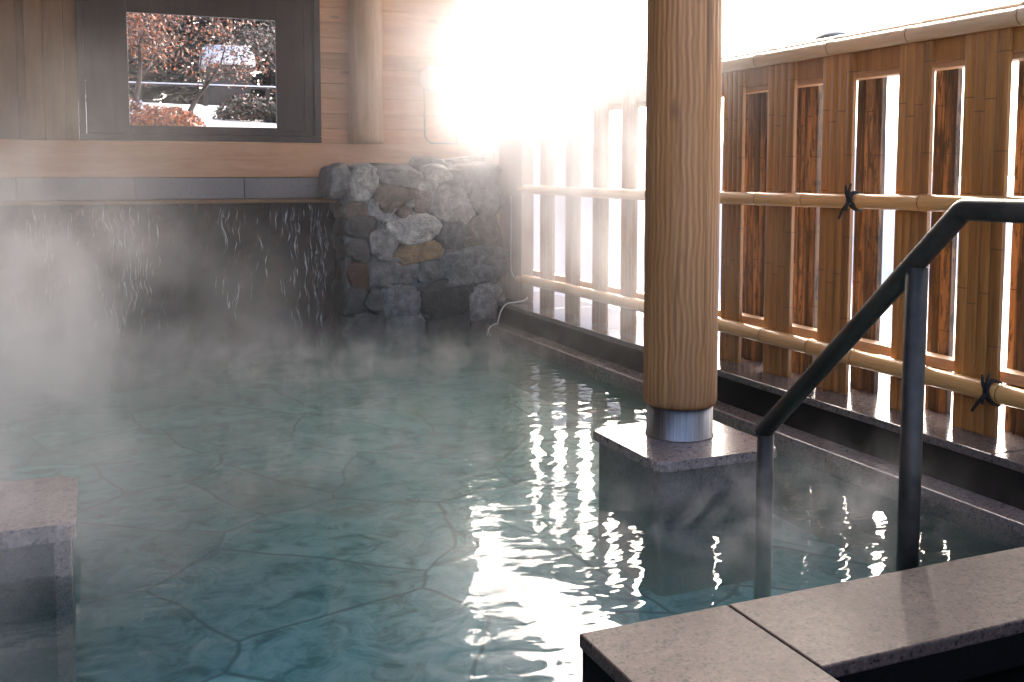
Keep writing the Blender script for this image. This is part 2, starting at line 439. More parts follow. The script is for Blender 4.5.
# ------------------------------------------------------------------ bamboo fence
XF = 3.16
fence = thing('bamboo_fence', (3.2, 4.0, .2), 'tall bamboo fence of wide upright boards with round bamboo rails on the right', 'fence')
def fence_board(yc, w, x, z0, z1, mat, strips, name, th=.022, jag=0):
    bm = B(); sw = w / strips
    for i in range(strips):
        y0 = yc - w / 2 + i * sw
        zz = z1 + (rnd.uniform(-jag, jag) if jag else 0)
        t = bmesh.new()
        prof = [(x - th / 2 + .004, y0 + .0004), (x - th / 2, y0 + sw * .2), (x - th / 2 - .0015, y0 + sw * .5), (x - th / 2, y0 + sw * .8), (x - th / 2 + .004, y0 + sw - .0004), (x + th / 2, y0 + sw - .0004), (x + th / 2, y0 + .0004)]
        lo = [t.verts.new((px, py, z0)) for px, py in prof]; hi = [t.verts.new((px, py, zz)) for px, py in prof]
        n = len(prof); t.faces.new(lo); t.faces.new(hi[::-1])
        for k in range(n): t.faces.new((lo[k], hi[k], hi[(k + 1) % n], lo[(k + 1) % n]))
        merge(bm, t)
    return obj(name, bm, mat, fence)
boards = [(.41, .2), (.82, .2), (1.23, .2), (1.64, .2), (2.05, .2), (2.46, .2), (2.868, .205), (3.225, .18), (3.69, .205), (4.10, .205), (4.50, .175), (4.86, .19), (5.22, .19), (5.62, .18), (6.01, .2), (6.43, .21), (6.87, .22)]
for yc, w in boards:
    fence_board(yc, w, XF, .2005, 1.745, M['bam_board'], 4, 'board')
# weathered back boards standing behind the gaps
back = [(.65, .2), (1.05, .2), (1.47, .2), (1.9, .2), (2.30, .2), (2.74, .20), (3.19, .12), (3.635, .16), (4.075, .18), (4.495, .22), (4.98, .2), (5.42, .17), (5.86, .15), (6.29, .16), (6.72, .14), (7.12, .12)]
for yc, w in back:
    fence_board(yc, w, 3.30, .2005, 1.70, M['bam_old'], max(1, int(w / .045)), 'back_board', .03, .01)
def bamboo_pole(name, x, z, y0, y1, r, mats, wob=.006, seed=0, parent=fence, pitch=.36):
    q = random.Random(seed); pts = []; rad = []; mi = []
    y = y0; nxt = y0 + q.uniform(.1, .4)
    ph = q.uniform(0, 6)
    def P(y): return (x + wob * math.sin(y * .9 + ph), y, z + wob * 1.6 * math.sin(y * .7 + ph * 2))
    while y < y1:
        if y >= nxt:
            for dy, k, m in ((-.012, 1.0, 0), (-.006, 1.07, 0), (-.002, .98, 1), (.002, .98, 0), (.007, 1.06, 0), (.016, 1.0, 0)):
                pts.append(P(y + dy)); rad.append(r * k); mi.append(m)
            nxt = y + pitch * q.uniform(.8, 1.15); y += .06
        else:
            pts.append(P(y)); rad.append(r); mi.append(0); y += .06
    pts.append(P(y1)); rad.append(r)
    bm = B(); add_tube(bm, pts, rad, 14, True, mi)
    return obj(name, bm, mats, parent)
rm = [M['bam_rail'], M['bam_node']]; tm = [M['bam_top'], M['bam_node']]
bamboo_pole('rail', 3.113, 1.09, .3, 7.28, .033, rm, .007, 4)
bamboo_pole('rail', 3.113, .385, .3, 7.28, .037, rm, .006, 9)
bamboo_pole('top_rail', 3.135, 1.772, .3, 7.5, .034, tm, .003, 2, pitch=.5)
bamboo_pole('top_rail', 3.235, 1.822, .3, 7.5, .030, tm, .004, 7, pitch=.55)
bm = B(); add_box(bm, 3.174, 3.19, .3, 7.3, 1.655, 1.778, .002); obj('header_board', bm, M['bam_board'], fence)
for z in (.43, 1.652):
    bm = B(); add_box(bm, 3.194, 3.262, .3, 7.3, z - .022, z + .022, .003); obj('lath', bm, M['lath'], fence)
# rope ties: wraps, knot and loose ends
def tie(y, z, r, big=1.0, seed=1):
    q = random.Random(seed); bm = B()
    for k in range(3):
        pts = []
        for i in range(17):
            a = 2 * math.pi * i / 16
            pts.append((3.113 + (r + .006) * math.cos(a), y + (k - 1) * .008 + .012 * math.sin(a), z + (r + .006) * math.sin(a)))
        add_tube(bm, pts, .0055 * big, 6)
    for i in range(3):
        add_box(bm, 3.062, 3.078, y - .016, y + .016, z - .014 + i * .008, z - .002 + i * .008, .004, rot=(q.uniform(-1, 1), 'X'))
    for dy, dz in ((-.012, .075), (.018, .065), (.055, -.075), (.012, -.04)):
        add_tube(bm, [(3.068, y, z), (3.06, y + dy * .5, z + dz * .5), (3.064, y + dy * 1.1, z + dz * 1.05)], [.007 * big, .006 * big, .004 * big], 6)
    obj('rope_tie', bm, M['rope'], fence)
tie(3.50, 1.085, .033, 1.3, 3); tie(2.735, .385, .037, 1.2, 5);

# ------------------------------------------------------------------ corner post and return panel
t = thing('corner_post', (3.14, 7.5, .2), 'wide grey timber post closing the far end of the bamboo fence', 'post')
bm = B(); add_box(bm, 3.09, 3.20, 7.20, 7.66, .202, 1.80, .008); obj('post_shaft', bm, M['post'], t)
bm = B(); add_box(bm, 3.075, 3.215, 7.17, 7.69, 1.802, 1.84, .008); obj('post_cap', bm, M['post'], t)
bm = B()
for i in range(3): add_box(bm, 2.95 + i * .09, 3.037 + i * .09, 7.87, 7.90, .202, 1.72, .004)
obj('return_panel', bm, M['post'], t)

# ------------------------------------------------------------------ back wall
YW = 7.95
wall = thing('back_wall', (0, 8.0, 1.0), 'timber back wall of pale horizontal planks above a thick sill beam', 'wall')
def plank_field(x0, x1, z0, z1, mat, name, horizontal=True, w=.118, y=YW):
    bm = B(); a = z0 if horizontal else x0; e = z1 if horizontal else x1
    while a < e - .01:
        b = min(a + w, e)
        if horizontal: add_box(bm, x0, x1, y, y + .03, a + .0012, b - .0012, .003, 1)
        else: add_box(bm, a + .0012, b - .0012, y, y + .03, z0, z1, .003, 1)
        a = b
    return obj(name, bm, mat, wall)
plank_field(1.69, 2.93, 1.45, 3.05, M['cedar'], 'plank_cladding')
plank_field(-3.6, -.06, 1.45, 3.05, M['brownwood'], 'shade_brown_cladding', False, .15)  # dark brown stands in for light falloff and steam on the left wall
plank_field(-.06, 1.69, 2.75, 3.05, M['brownwood'], 'header_cladding', True)
bm = B(); add_box(bm, -3.6, -.08, YW + .031, YW + .12, 0, 3.05); add_box(bm, 1.71, 2.93, YW + .031, YW + .12, 0, 3.05); add_box(bm, -.08, 1.71, YW + .031, YW + .12, 0, 1.44); add_box(bm, -.08, 1.71, YW + .031, YW + .12, 2.76, 3.05); obj('wall_core', bm, M['post'], wall)
bm = B(); add_box(bm, -3.6, 2.93, 7.84, 7.948, 1.182, 1.448, .006); obj('sill_beam', bm, M['beam'], wall)
bm = B(); x = -3.6
while x < 2.9:
    b = min(x + .78, 2.93); add_box(bm, x + .002, b - .002, 7.86, 7.947, 1.02, 1.18, .004); x = b
obj('tile_band', bm, M['tile'], wall)
bm = B(); add_box(bm, -.40, -.28, YW - .07, YW - .002, 1.452, 3.05, .006); obj('stud_post', bm, M['brownwood'], wall)
bm = B(); add_box(bm, 2.82, 2.95, YW - .03, YW + .16, 1.452, 3.05, .006); obj('end_post', bm, M['beam'], wall)
# window
ox0, ox1, oz0, oz1 = .283, 1.35, 1.566, 2.385
bm = B()
for a in ((-.06, 1.69, 1.452, 1.50), (-.06, 1.69, 2.70, 2.75), (-.06, -.012, 1.502, 2.698), (1.64, 1.69, 1.502, 2.698)):
    add_box(bm, a[0], a[1], YW - .035, YW + .06, a[2], a[3], .004)
win = obj('window', bm, M['darkwood'], wall)
bm = B()
for a in ((-.01, ox0 - .001, 1.502, 2.698), (ox1 + .001, 1.638, 1.502, 2.698)):
    add_box(bm, a[0], a[1], YW - .002, YW + .03, a[2], a[3], .003)
for a in ((ox0, ox1, 1.502, oz0 - .001), (ox0, ox1, oz1 + .001, 2.698)):
    add_box(bm, a[0], a[1], YW - .002, YW + .03, a[2], a[3], .003)
obj('shutter_panel', bm, M['darkwood'], win)
bm = B()
for a in ((ox1 + .215, ox1 + .232, 1.53, 2.66), (ox1 + .06, ox1 + .213, 1.53, 1.546)):
    add_box(bm, a[0], a[1], YW - .010, YW - .003, a[2], a[3], .002)
obj('shutter_bead', bm, M['darkwood'], win)
# log half-column on the wall, and log beam running towards the viewer
bm = B(); prof = [(.132 + .004 * math.sin(z * 9), z) for z in [1.45 + .08 * i for i in range(18)]]
add_lathe(bm, 2.035, 7.86, prof, 28)
tag(obj('log_column', bm, M['log'], None, (2.035, 7.86, 1.45)), 'pale round log column standing on the sill beam beside the dark window', 'column')
bm = B(); add_tube(bm, [(2.02 + .006 * math.sin(y * 2), y, 2.925) for y in [7.66 - .4 * i for i in range(13)]], [.135 + .004 * math.sin(i * 1.7) for i in range(13)], 28)
tag(obj('log_beam', bm, M['log_y'], None, (2.02, 4, 2.925)), 'thick round log roof beam resting on the log column and the round column', 'beam')
# wall lamp
t = thing('wall_lamp', (2.57, 7.86, 1.98), 'round white globe lamp on the bright planks right of the log column', 'lamp')
bm = B(); bmesh.ops.create_uvsphere(bm, u_segments=28, v_segments=18, radius=.105)
for f in bm.faces: f.smooth = True
bmesh.ops.translate(bm, vec=(2.57, 7.83, 1.98), verts=bm.verts); obj('globe', bm, M['globe'], t)
bm = B(); add_tube(bm, [(2.57, 7.949, 1.98), (2.57, 7.90, 1.98)], .075, 24); obj('mounting', bm, M['conduit'], t)
bm = B(); add_tube(bm, [(2.545, 7.935, 1.90), (2.545, 7.935, 1.56), (2.548, 7.935, 1.52), (2.565, 7.935, 1.485), (2.60, 7.935, 1.462), (2.80, 7.935, 1.460)], .008, 8); obj('conduit', bm, M['conduit'], t)

# ------------------------------------------------------------------ waterfall wall
t = thing('waterfall_wall', (-.8, 7.7, 0), 'dark wet rock wall under the sill where thin water runs into the pool', 'wall')
bm = B(); nx, nz = 150, 34
vs = [[None] * (nz + 1) for _ in range(nx + 1)]
for i in range(nx + 1):
    for j in range(nz + 1):
        x = -3.6 + 5.35 * i / nx; z = -.45 + 1.44 * j / nz
        p = Vector((x * 4.2, 0, z * 3))
        y = 7.66 - .07 * mnoise.noise(p) - .04 * mnoise.noise(p * 2.7) - .02 * mnoise.noise(p * 6)
        vs[i][j] = bm.verts.new((x, y, z))
for i in range(nx):
    for j in range(nz):
        f = bm.faces.new((vs[i][j], vs[i + 1][j], vs[i + 1][j + 1], vs[i][j + 1])); f.smooth = True
obj('rock_face', bm, M['wetrock'], t)
bm = B(); add_box(bm, -3.6, 1.75, 7.60, 7.858, .992, 1.018, .006); obj('spill_lip', bm, M['brownwood'], t)
bm = B(); add_box(bm, -3.6, 1.75, 7.74, 7.858, -.45, .99); obj('backing', bm, M['black_stone_and_shade'], t)
bm = B(); q = random.Random(5)
for i in range(1300):
    x = q.uniform(-2.6, 1.68)
    if mnoise.noise(Vector((x * 2.3, 7, 1))) < q.uniform(-.25, .38): continue
    top = .985 - .9 * q.random() ** 1.6; ln = q.uniform(.05, .26)
    bot = max(.0, top - ln); pts = []; rad = []; n = 10; w = q.uniform(.0022, .0052) * (1.8 if q.random() < .12 else 1)
    for k in range(n):
        z = top + (bot - top) * k / (n - 1)
        xx = x + .03 * mnoise.noise(Vector((x * 5, z * 7, 0))) + .008 * mnoise.noise(Vector((i * 3.1, z * 30, 2)))
        p = Vector((xx * 4.2, 0, z * 3))
        y = 7.652 - .07 * mnoise.noise(p) - .04 * mnoise.noise(p * 2.7) - .02 * mnoise.noise(p * 6)
        pts.append((xx, y, z)); rad.append(w * max(.08, .25 + 1.6 * mnoise.noise(Vector((i * 1.7, z * 16, 4))))*math.sin(math.pi*(k+.4)/n) )
    add_tube(bm, pts, rad, 5)
tag(obj('falling_water', bm, M['cascade']), 'thin white trickles of water running down the dark wet rock', 'water', None, 'stuff')

# ------------------------------------------------------------------ stone pier
pier = thing('stone_pier', (2.35, 7.5, 0), 'rubble stone pier of rounded grey boulders beside the waterfall', 'stone wall')
F_ = 1005.0; PITCH = math.atan(80 / 1005.0); YAW = R(22.713)
def pix(px, py, Y):
    """design helper: the photo's picture point on the vertical plane y = Y, used once to read off the masonry layout"""
    fw = Vector((math.sin(YAW) * math.cos(PITCH), math.cos(YAW) * math.cos(PITCH), -math.sin(PITCH)))
    rt = Vector((math.cos(YAW), -math.sin(YAW), 0)); up = rt.cross(fw)
    dd = fw * F_ + rt * (px - 512) + up * (255 - py)
    k = Y / dd.y; return dd.x * k, 1.2 + dd.z * k
STONES = [(38, 97, 105, 185, 'd'), (100, 105, 185, 215, 'l'), (182, 100, 360, 155, 'g'), (365, 98, 450, 140, 'l'), (455, 90, 620, 168, 'g'), (205, 150, 310, 230, 'b'), (328, 172, 380, 242, 'p'),
    (165, 190, 265, 275, 'g'), (385, 165, 525, 285, 'l'), (525, 155, 620, 262, 'g'), (245, 258, 405, 352, 'l'), (402, 280, 500, 370, 'd'), (488, 262, 622, 382, 'w'), (275, 345, 425, 412, 'o'), (180, 320, 270, 402, 'g'),
    (172, 405, 345, 502, 'g'), (350, 412, 412, 475, 'd'), (415, 378, 630, 495, 'd'), (345, 490, 525, 612, 'k'), (525, 492, 622, 622, 'g'), (215, 505, 365, 635, 'd'), (160, 505, 235, 580, 'k'), (85, 218, 165, 262, 'b'),
    (92, 258, 190, 330, 'k'), (95, 335, 178, 412, 'k'), (100, 412, 168, 500, 'r'), (85, 505, 162, 590, 'k'), (345, 140, 395, 172, 'l'), (235, 605, 365, 700, 'd'), (370, 605, 500, 700, 'k'), (500, 615, 625, 700, 'k'), (90, 590, 230, 700, 'k'), (308, 180, 330, 230, 'g'), (262, 232, 310, 262, 'b'), (430, 345, 500, 380, 'd')]
SC = dict(d=(.40, .41, .405), l=(.56, .56, .54), g=(.49, .49, .48), b=(.38, .34, .30), p=(.50, .45, .41), w=(.47, .455, .40), o=(.48, .40, .30), k=(.26, .26, .25), r=(.30, .20, .12))
def stone(bm, lay, x0, x1, z0, z1, yf, depth, c, seed, ex=.5):
    """a boulder: superquadric block roughened by noise"""
    q = random.Random(seed); t = bmesh.new(); bmesh.ops.create_icosphere(t, subdivisions=4, radius=1)
    cx, cz = (x0 + x1) / 2, (z0 + z1) / 2; a, b = (x1 - x0) / 2, (z1 - z0) / 2
    of = Vector((q.uniform(0, 99), q.uniform(0, 99), q.uniform(0, 99))); rot = q.uniform(-.12, .12)
    cut = [Vector((q.uniform(-1, 1), q.uniform(-.8, 0), q.uniform(-1, 1))).normalized() for _ in range(7)]
    for v in t.verts:
        p = v.co.copy()
        p = Vector([math.copysign(abs(k) ** ex, k) for k in p])
        for cdir in cut:
            dd = p.dot(cdir) - .90
            if dd > 0: p -= cdir * dd * .75
        if p.y < -.72: p.y = -.72 + (p.y + .72) * .3
        nn = mnoise.noise(v.co * 1.3 + of) * .16 + mnoise.noise(v.co * 3.4 + of) * .09 + mnoise.noise(v.co * 9 + of) * .02
        p *= 1.12 + nn
        X, Z = p.x * a, p.z * b
        v.co = Vector((cx + X * math.cos(rot) - Z * math.sin(rot), yf + depth * (1 + p.y * 1.0), cz + X * math.sin(rot) + Z * math.cos(rot)))
    f0 = len(bm.faces)
    for f in t.faces: f.smooth = True
    merge(bm, t); bm.faces.ensure_lookup_table()
    k = q.uniform(.85, 1.15)
    for f in bm.faces[f0:]:
        for lp in f.loops: lp[lay] = (c[0] * k, c[1] * k, c[2] * k, 1)
bm = B(); lay = bm.loops.layers.color.new('stone_colour')
for i, (a, b, c, d_, kind) in enumerate(STONES):
    x0, z1 = pix(320 + a / 3.41, 140 + b / 3.41, 7.36); x1, z0 = pix(320 + c / 3.41, 140 + d_ / 3.41, 7.36)
    stone(bm, lay, x0 - .028, x1 + .028, z0 - .025, z1 + .025, 7.335 + .02 * rnd.random(), .15, SC[kind], i * 7 + 1)
for k, z in enumerate((.12, .42, .72, 1.02)):   # return faces so that the pier is masonry from the side too
    stone(bm, lay, 2.86, 3.01, z - .15, z + .15, 7.6, .16, SC['g'], 300 + k)
    stone(bm, lay, 1.70, 1.85, z - .15, z + .15, 7.62, .14, SC['k'], 320 + k)
obj('masonry', bm, M['stone'], pier)
bm = B(); t2 = bmesh.new(); nx, nz = 30, 30
add_box(bm, 1.74, 2.97, 7.395, 7.835, -.45, 1.20, .02); 
obj('mortar_core', bm, M['mortar'], pier)
bm = B(); lay = bm.loops.layers.color.new('stone_colour')
for i, (a, b, c, d_, kind, yf) in enumerate([(335, 58, 435, 104, 'd', 7.5), (425, 58, 565, 100, 'l', 7.47), (180, 85, 340, 110, 'g', 7.6)]):
    x0, z1 = pix(320 + a / 3.41, 140 + b / 3.41, yf + .02); x1, z0 = pix(320 + c / 3.41, 140 + d_ / 3.41, yf + .02)
    stone(bm, lay, x0, x1, z0 - .02, z1, yf, .14, SC[kind], 500 + i)
obj('cap_stone', bm, M['stone'], pier)
# pale hose
bm = B(); pts = [(3.06, 7.33, 1.04), (3.062, 7.33, .75), (3.06, 7.33, .47), (3.075, 7.31, .40), (3.12, 7.27, .32), (3.15, 7.22, .255), (3.12, 7.18, .225), (3.03, 7.16, .212), (2.95, 7.15, .205), (2.90, 7.15, .15), (2.875, 7.16, .055), (2.86, 7.17, .05), (2.81, 7.17, .02), (2.79, 7.17, -.05)]
sm = []
for i in range(len(pts) - 1):
    p0 = Vector(pts[max(0, i - 1)]); p1 = Vector(pts[i]); p2 = Vector(pts[i + 1]); p3 = Vector(pts[min(len(pts) - 1, i + 2)])
    for s in range(5):
        u = s / 5; sm.append(.5 * ((2 * p1) + (p2 - p0) * u + (2 * p0 - 5 * p1 + 4 * p2 - p3) * u * u + (3 * p1 - p0 - 3 * p2 + p3) * u ** 3))
add_tube(bm, sm, .006, 7)
tag(obj('hose', bm, M['hose'], None, (2.97, 7.15, .2)), 'thin pale hose hanging between the stone pier and the corner post', 'hose')

# ------------------------------------------------------------------ round column on its plinth
pl = thing('column_plinth', (2.145, 3.375, -.42), 'granite plinth rising from the water under the round wooden column', 'plinth')
def slab_with_joint(x0, x1, y0, y1, z0, z1, r, jx, nm, par, mat):
    poly = rounded_rect(x0, x1, y0, y1, r)
    for side in (0, 1):
        bm = B(); add_prism(bm, poly, z0, z1, .012)
        pl_co = (jx - .0015, 0, 0) if side == 0 else (jx + .0015, 0, 0); no = (1, 0, 0) if side == 0 else (-1, 0, 0)
        r_ = bmesh.ops.bisect_plane(bm, geom=bm.verts[:] + bm.edges[:] + bm.faces[:], plane_co=pl_co, plane_no=no, clear_outer=True)
        ed = [e for e in r_['geom_cut'] if isinstance(e, bmesh.types.BMEdge)]
        bmesh.ops.holes_fill(bm, edges=ed)
        obj(nm, bm, mat, par)
slab_with_joint(1.872, 2.425, 3.095, 3.655, .118, .155, .06, 2.215, 'top_slab', pl, M['granite_lit_slab'])
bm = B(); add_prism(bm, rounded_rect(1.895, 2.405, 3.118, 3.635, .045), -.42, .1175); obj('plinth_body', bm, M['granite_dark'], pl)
col_ = thing('round_column', (2.17, 3.43, .155), 'thick round wooden column with chiselled vertical flutes and a steel collar', 'column')
bm = B(); n = 120; rings = []
zs = [.285 + (3.0 - .285) * j / 160 for j in range(161)]
for z in zs:
    ring = []
    for k in range(n):
        a = 2 * math.pi * k / n
        fl = .0016 * math.sin(34 * a + 1.5 * mnoise.noise(Vector((math.cos(a) * 2, math.sin(a) * 2, z * 1.3))) * 2.2)
        rr = .1465 - .004 * (z - .3) / 2.7 + fl + .0012 * mnoise.noise(Vector((math.cos(a) * 4, math.sin(a) * 4, z * 12)))
        if z < .292: rr -= .006
        ring.append(bm.verts.new((2.17 + rr * math.cos(a), 3.43 + rr * math.sin(a), z)))
    rings.append(ring)
for i in range(len(rings) - 1):
    for k in range(n):
        f = bm.faces.new((rings[i][k], rings[i][(k + 1) % n], rings[i + 1][(k + 1) % n], rings[i + 1][k])); f.smooth = True
bm.faces.new(rings[0][::-1])
g = G('chiselled_cedar'); v = g.coord((1, 1, .12)); ws = g.noise(v, 5, 3, .5, .3)
tcs = g.n('SeparateXYZ'); g.l(g.coord(), tcs.inputs[0])
ang = g.math('ARCTAN2', tcs.outputs[1], tcs.outputs[0])
wz = g.noise(g.coord((3, 3, 2.2)), 1.4, 3, .55)
st = g.math('SINE', g.math('ADD', g.math('MULTIPLY', ang, 42.0), g.math('MULTIPLY', wz, 16.0)))
fb = g.noise(g.coord((70, 70, 2.2)), 1.0, 4, .65)
f = g.math('ADD', g.math('MULTIPLY', st, .09), g.math('ADD', g.math('MULTIPLY', fb, .55), .22))
col = g.ramp(f, (.25, (.23, .10, .032)), (.5, (.40, .195, .068)), (.75, (.56, .32, .14)))
kv = g.n('TexVoronoi'); kv.inputs['Scale'].default_value = 1.0; g.l(g.coord((5, 5, 2.1)), kv.inputs['Vector'])
col = g.mix(g.gramp(kv.outputs['Distance'], (.04, .5), (.12, 0)), col, (.12, .05, .02))
patch = g.noise(g.coord((2.2, 2.2, .9)), 1.2, 4, .6)
col = g.mix(g.gramp(patch, (.45, 0), (.7, .25)), col, (.24, .11, .045))
ck = g.noise(g.coord((26, 26, .55)), 1.0, 2, .4, .3)
crack = g.gramp(ck, (.68, 0), (.70, .5))
col = g.mix(crack, col, (.05, .022, .01))
wet = g.gramp(g.math('ADD', tcs.outputs[2], g.math('MULTIPLY', patch, .25)), (.16, .55), (.42, 0))
col = g.mix(wet, col, (.16, .075, .03))
g.bsdf(col, .55, g.bump(f, .002)); M['column'] = g.m
obj('shaft', bm, M['column'], col_)
bm = B(); add_lathe(bm, 2.17, 3.43, [(.137, .1555), (.137, .160), (.133, .163), (.133, .283)], 64); obj('collar', bm, M['steel'], col_)

# ------------------------------------------------------------------ granite block on the left
t = thing('granite_block', (-.35, 3.43, -.42), 'grey granite block with rounded slab top standing in the water at far left', 'block')
bm = B(); add_prism(bm, rounded_rect(-1.0, -.070, 3.205, 3.735, .05), .112, .165, .014); obj('top_slab', bm, M['granite_lit_slab'], t)
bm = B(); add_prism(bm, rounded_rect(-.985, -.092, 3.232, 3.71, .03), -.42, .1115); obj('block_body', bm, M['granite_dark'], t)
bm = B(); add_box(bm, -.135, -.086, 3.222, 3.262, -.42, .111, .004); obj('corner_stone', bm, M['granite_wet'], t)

# ------------------------------------------------------------------ handrail
t = thing('handrail', (2.17, 2.5, -.42), 'dark steel pool handrail sloping down into the water in front of the fence', 'handrail')
def fillet(pts, r, n=6):
    out = [Vector(pts[0])]
    for i in range(1, len(pts) - 1):
        p = Vector(pts[i]); a = (Vector(pts[i - 1]) - p).normalized(); b = (Vector(pts[i + 1]) - p).normalized()
        for k in range(n + 1):
            u = k / n; out.append(p + a * r * (1 - u) ** 2 + b * r * u ** 2)
    out.append(Vector(pts[-1])); return out
bm = B(); add_tube(bm, fillet([(2.17, 2.885, .292), (2.17, 2.03, 1.108), (2.17, .35, 1.108)], .014), .0305, 24); obj('rail', bm, M['rail'], t)
bm = B(); add_tube(bm, [(2.17, 2.868, -.42), (2.17, 2.868, .288)], .0295, 24); obj('post', bm, M['rail'], t)
bm = B(); add_tube(bm, [(2.17, 2.19, -.42), (2.17, 2.19, .938)], .0305, 24); obj('post', bm, M['rail'], t)
bm = B(); add_tube(bm, [(2.17, .5, -.16), (2.17, .5, 1.085)], .0305, 24); obj('post', bm, M['rail'], t)

# ------------------------------------------------------------------ L-shaped coping in the foreground
t = thing('pool_coping', (1.6, 1.8, -.42), 'broad speckled granite coping with a dark joint at the lower right pool edge', 'coping')
bm = B(); add_box(bm, 1.033, 1.449, .4, 2.06, .085, .12, .005); obj('coping_stone', bm, M['granite'], t)
bm = B(); add_box(bm, 1.453, 2.478, 1.705, 2.06, .085, .12, .005); obj('coping_stone', bm, M['granite'], t)
bm = B(); add_box(bm, 2.482, 2.826, 1.705, 2.06, .085, .12, .005); obj('coping_stone', bm, M['granite'], t)
bm = B(); add_box(bm, 1.04, 1.446, .4, 2.053, -.42, .083); add_box(bm, 1.447, 2.826, 1.712, 2.0525, -.42, .0825); obj('coping_base', bm, M['black_stone_and_shade'], t)  # black granite side, with the shade around the void also in its colour

# ------------------------------------------------------------------ enclosing building
roof = thing('roof', (0, 3, 3.0), 'boarded timber roof over the bath with a deep eave above the fence', 'roof')
bm = B(); y = 2.6
while y < 8.5:
    add_box(bm, -3.8, 3.3, y + .002, min(y + .2, 8.5) - .002, 3.06, 3.09); y += .2
obj('ceiling', bm, M['ceiling'], roof)
bm = B(); add_box(bm, -3.8, 3.32, 2.6, 8.5, 3.10, 3.2); obj('deck_board', bm, M['brownwood'], roof)
for y in [2.75 + 1.0 * i for i in range(6)]:
    bm = B(); add_box(bm, -3.6, 3.28, y - .05, y + .05, 2.93, 3.055, .004); obj('rafter', bm, M['ceiling'], roof)
bm = B(); add_box(bm, 3.285, 3.325, 2.6, 8.5, 2.87, 3.095, .004); obj('eave_board', bm, M['brownwood'], roof)
bm = B(); x = -3
while x < 8.4:
    add_box(bm, -3.72, -3.66, x + .001, x + .199, -.5, 3.05, .004); x += .2
tag(obj('side_wall', bm, M['brownwood'], None, (-3.69, 2.7, 0)), 'dark board wall closing the left side of the bath', 'wall')

# ------------------------------------------------------------------ lantern beyond the fence
t = thing('garden_lantern', (3.75, 4.42, .02), 'small dark dome of a garden lantern peeping over the bamboo fence', 'lantern')
bm = B(); add_lathe(bm, 3.75, 4.42, [(.03, .0), (.03, 1.80)], 14); obj('pole', bm, M['darkwood'], t)
bm = B(); add_lathe(bm, 3.75, 4.42, [(.075, 1.801), (.085, 1.86), (.075, 1.91)], 20); obj('lamp_body', bm, M['globe'], t)
bm = B(); add_lathe(bm, 3.75, 4.42, [(.125, 1.911)] + [(.12 * math.cos(R(a)), 1.916 + .07 * math.sin(R(a))) for a in range(0, 86, 12)], 28); obj('dome_cap', bm, plain('grey_metal', (.16, .18, .19), .4, .6), t)

# ------------------------------------------------------------------ snowy garden seen through the window
def leaf_cloud(bm, centres, n, spread, size, q, mats=1):
    for _ in range(n):
        c = q.choice(centres)
        p = Vector(c) + Vector((q.gauss(0, spread), q.gauss(0, spread), q.gauss(0, spread * .55)))
        s = size * q.uniform(.6, 1.3); u = Vector((q.gauss(0, 1), q.gauss(0, 1), q.gauss(0, 1))).normalized(); w = u.orthogonal().normalized()
        vv = [bm.verts.new(p + u * s * a + w * s * b) for a, b in ((-1, 0), (0, -.6), (1, 0), (0, .6))]
        f = bm.faces.new(vv); f.material_index = q.randrange(mats)
def maple(x, y, h, lean, seed, label, leafs, nleaf, crown, size=.021):
    q = random.Random(seed); z0 = bank_z(x, y)
    t = thing('maple_tree', (x, y, z0), label, 'tree', 'maples in the snowy garden'); tb = B(); tips = []
    def grow(p, dr, ln, r, lev):
        pts = [p]; rad = [r]
        for i in range(5):
            dr = (dr + Vector((q.gauss(0, .16), q.gauss(0, .12), q.gauss(0, .10)))).normalized()
            p = p + dr * ln / 5; pts.append(p); rad.append(r * (1 - .1 * (i + 1)))
            if lev >= 1: tips.append(tuple(p))
            if lev < 3 and i >= 2:
                side = Vector((q.gauss(0, .8), q.gauss(0, .8), q.uniform(.0, .5)))
                grow(p, (dr * .6 + side).normalized(), ln * q.uniform(.5, .75), rad[-1] * .6, lev + 1)
        add_tube(tb, pts, rad, 7)
    grow(Vector((x, y, z0 - .1)), Vector(lean).normalized(), h, .045 * h / 1.2, 0)
    obj('trunk', tb, M['bark'], t)
    cb = B(); leaf_cloud(cb, [c for c in tips if c[2] > z0 + crown], nleaf, .16, size, q, len(leafs)); obj('crown', cb, leafs, t)
LO, LR, LD, SN = M['leaf_orange'], M['leaf_red'], M['leaf_dark'], M['snow_clean']
maple(.55, 11.6, 1.0, (-.25, 0, 1), 3, 'orange maple with a forked dark trunk at the left of the window view', [LO, LR, LR, LD], 4200, .2)
maple(1.05, 12.4, .9, (.35, 0, 1), 8, 'slender maple with sparse reddish leaves leaning right in the window view', [LR, LR, LO, LD], 1800, .3)
maple(2.35, 11.8, 1.0, (-.3, .1, 1), 14, 'bare-limbed maple with dark leaves at the right edge of the window view', [LR, LD, LD, LD], 3000, .2)
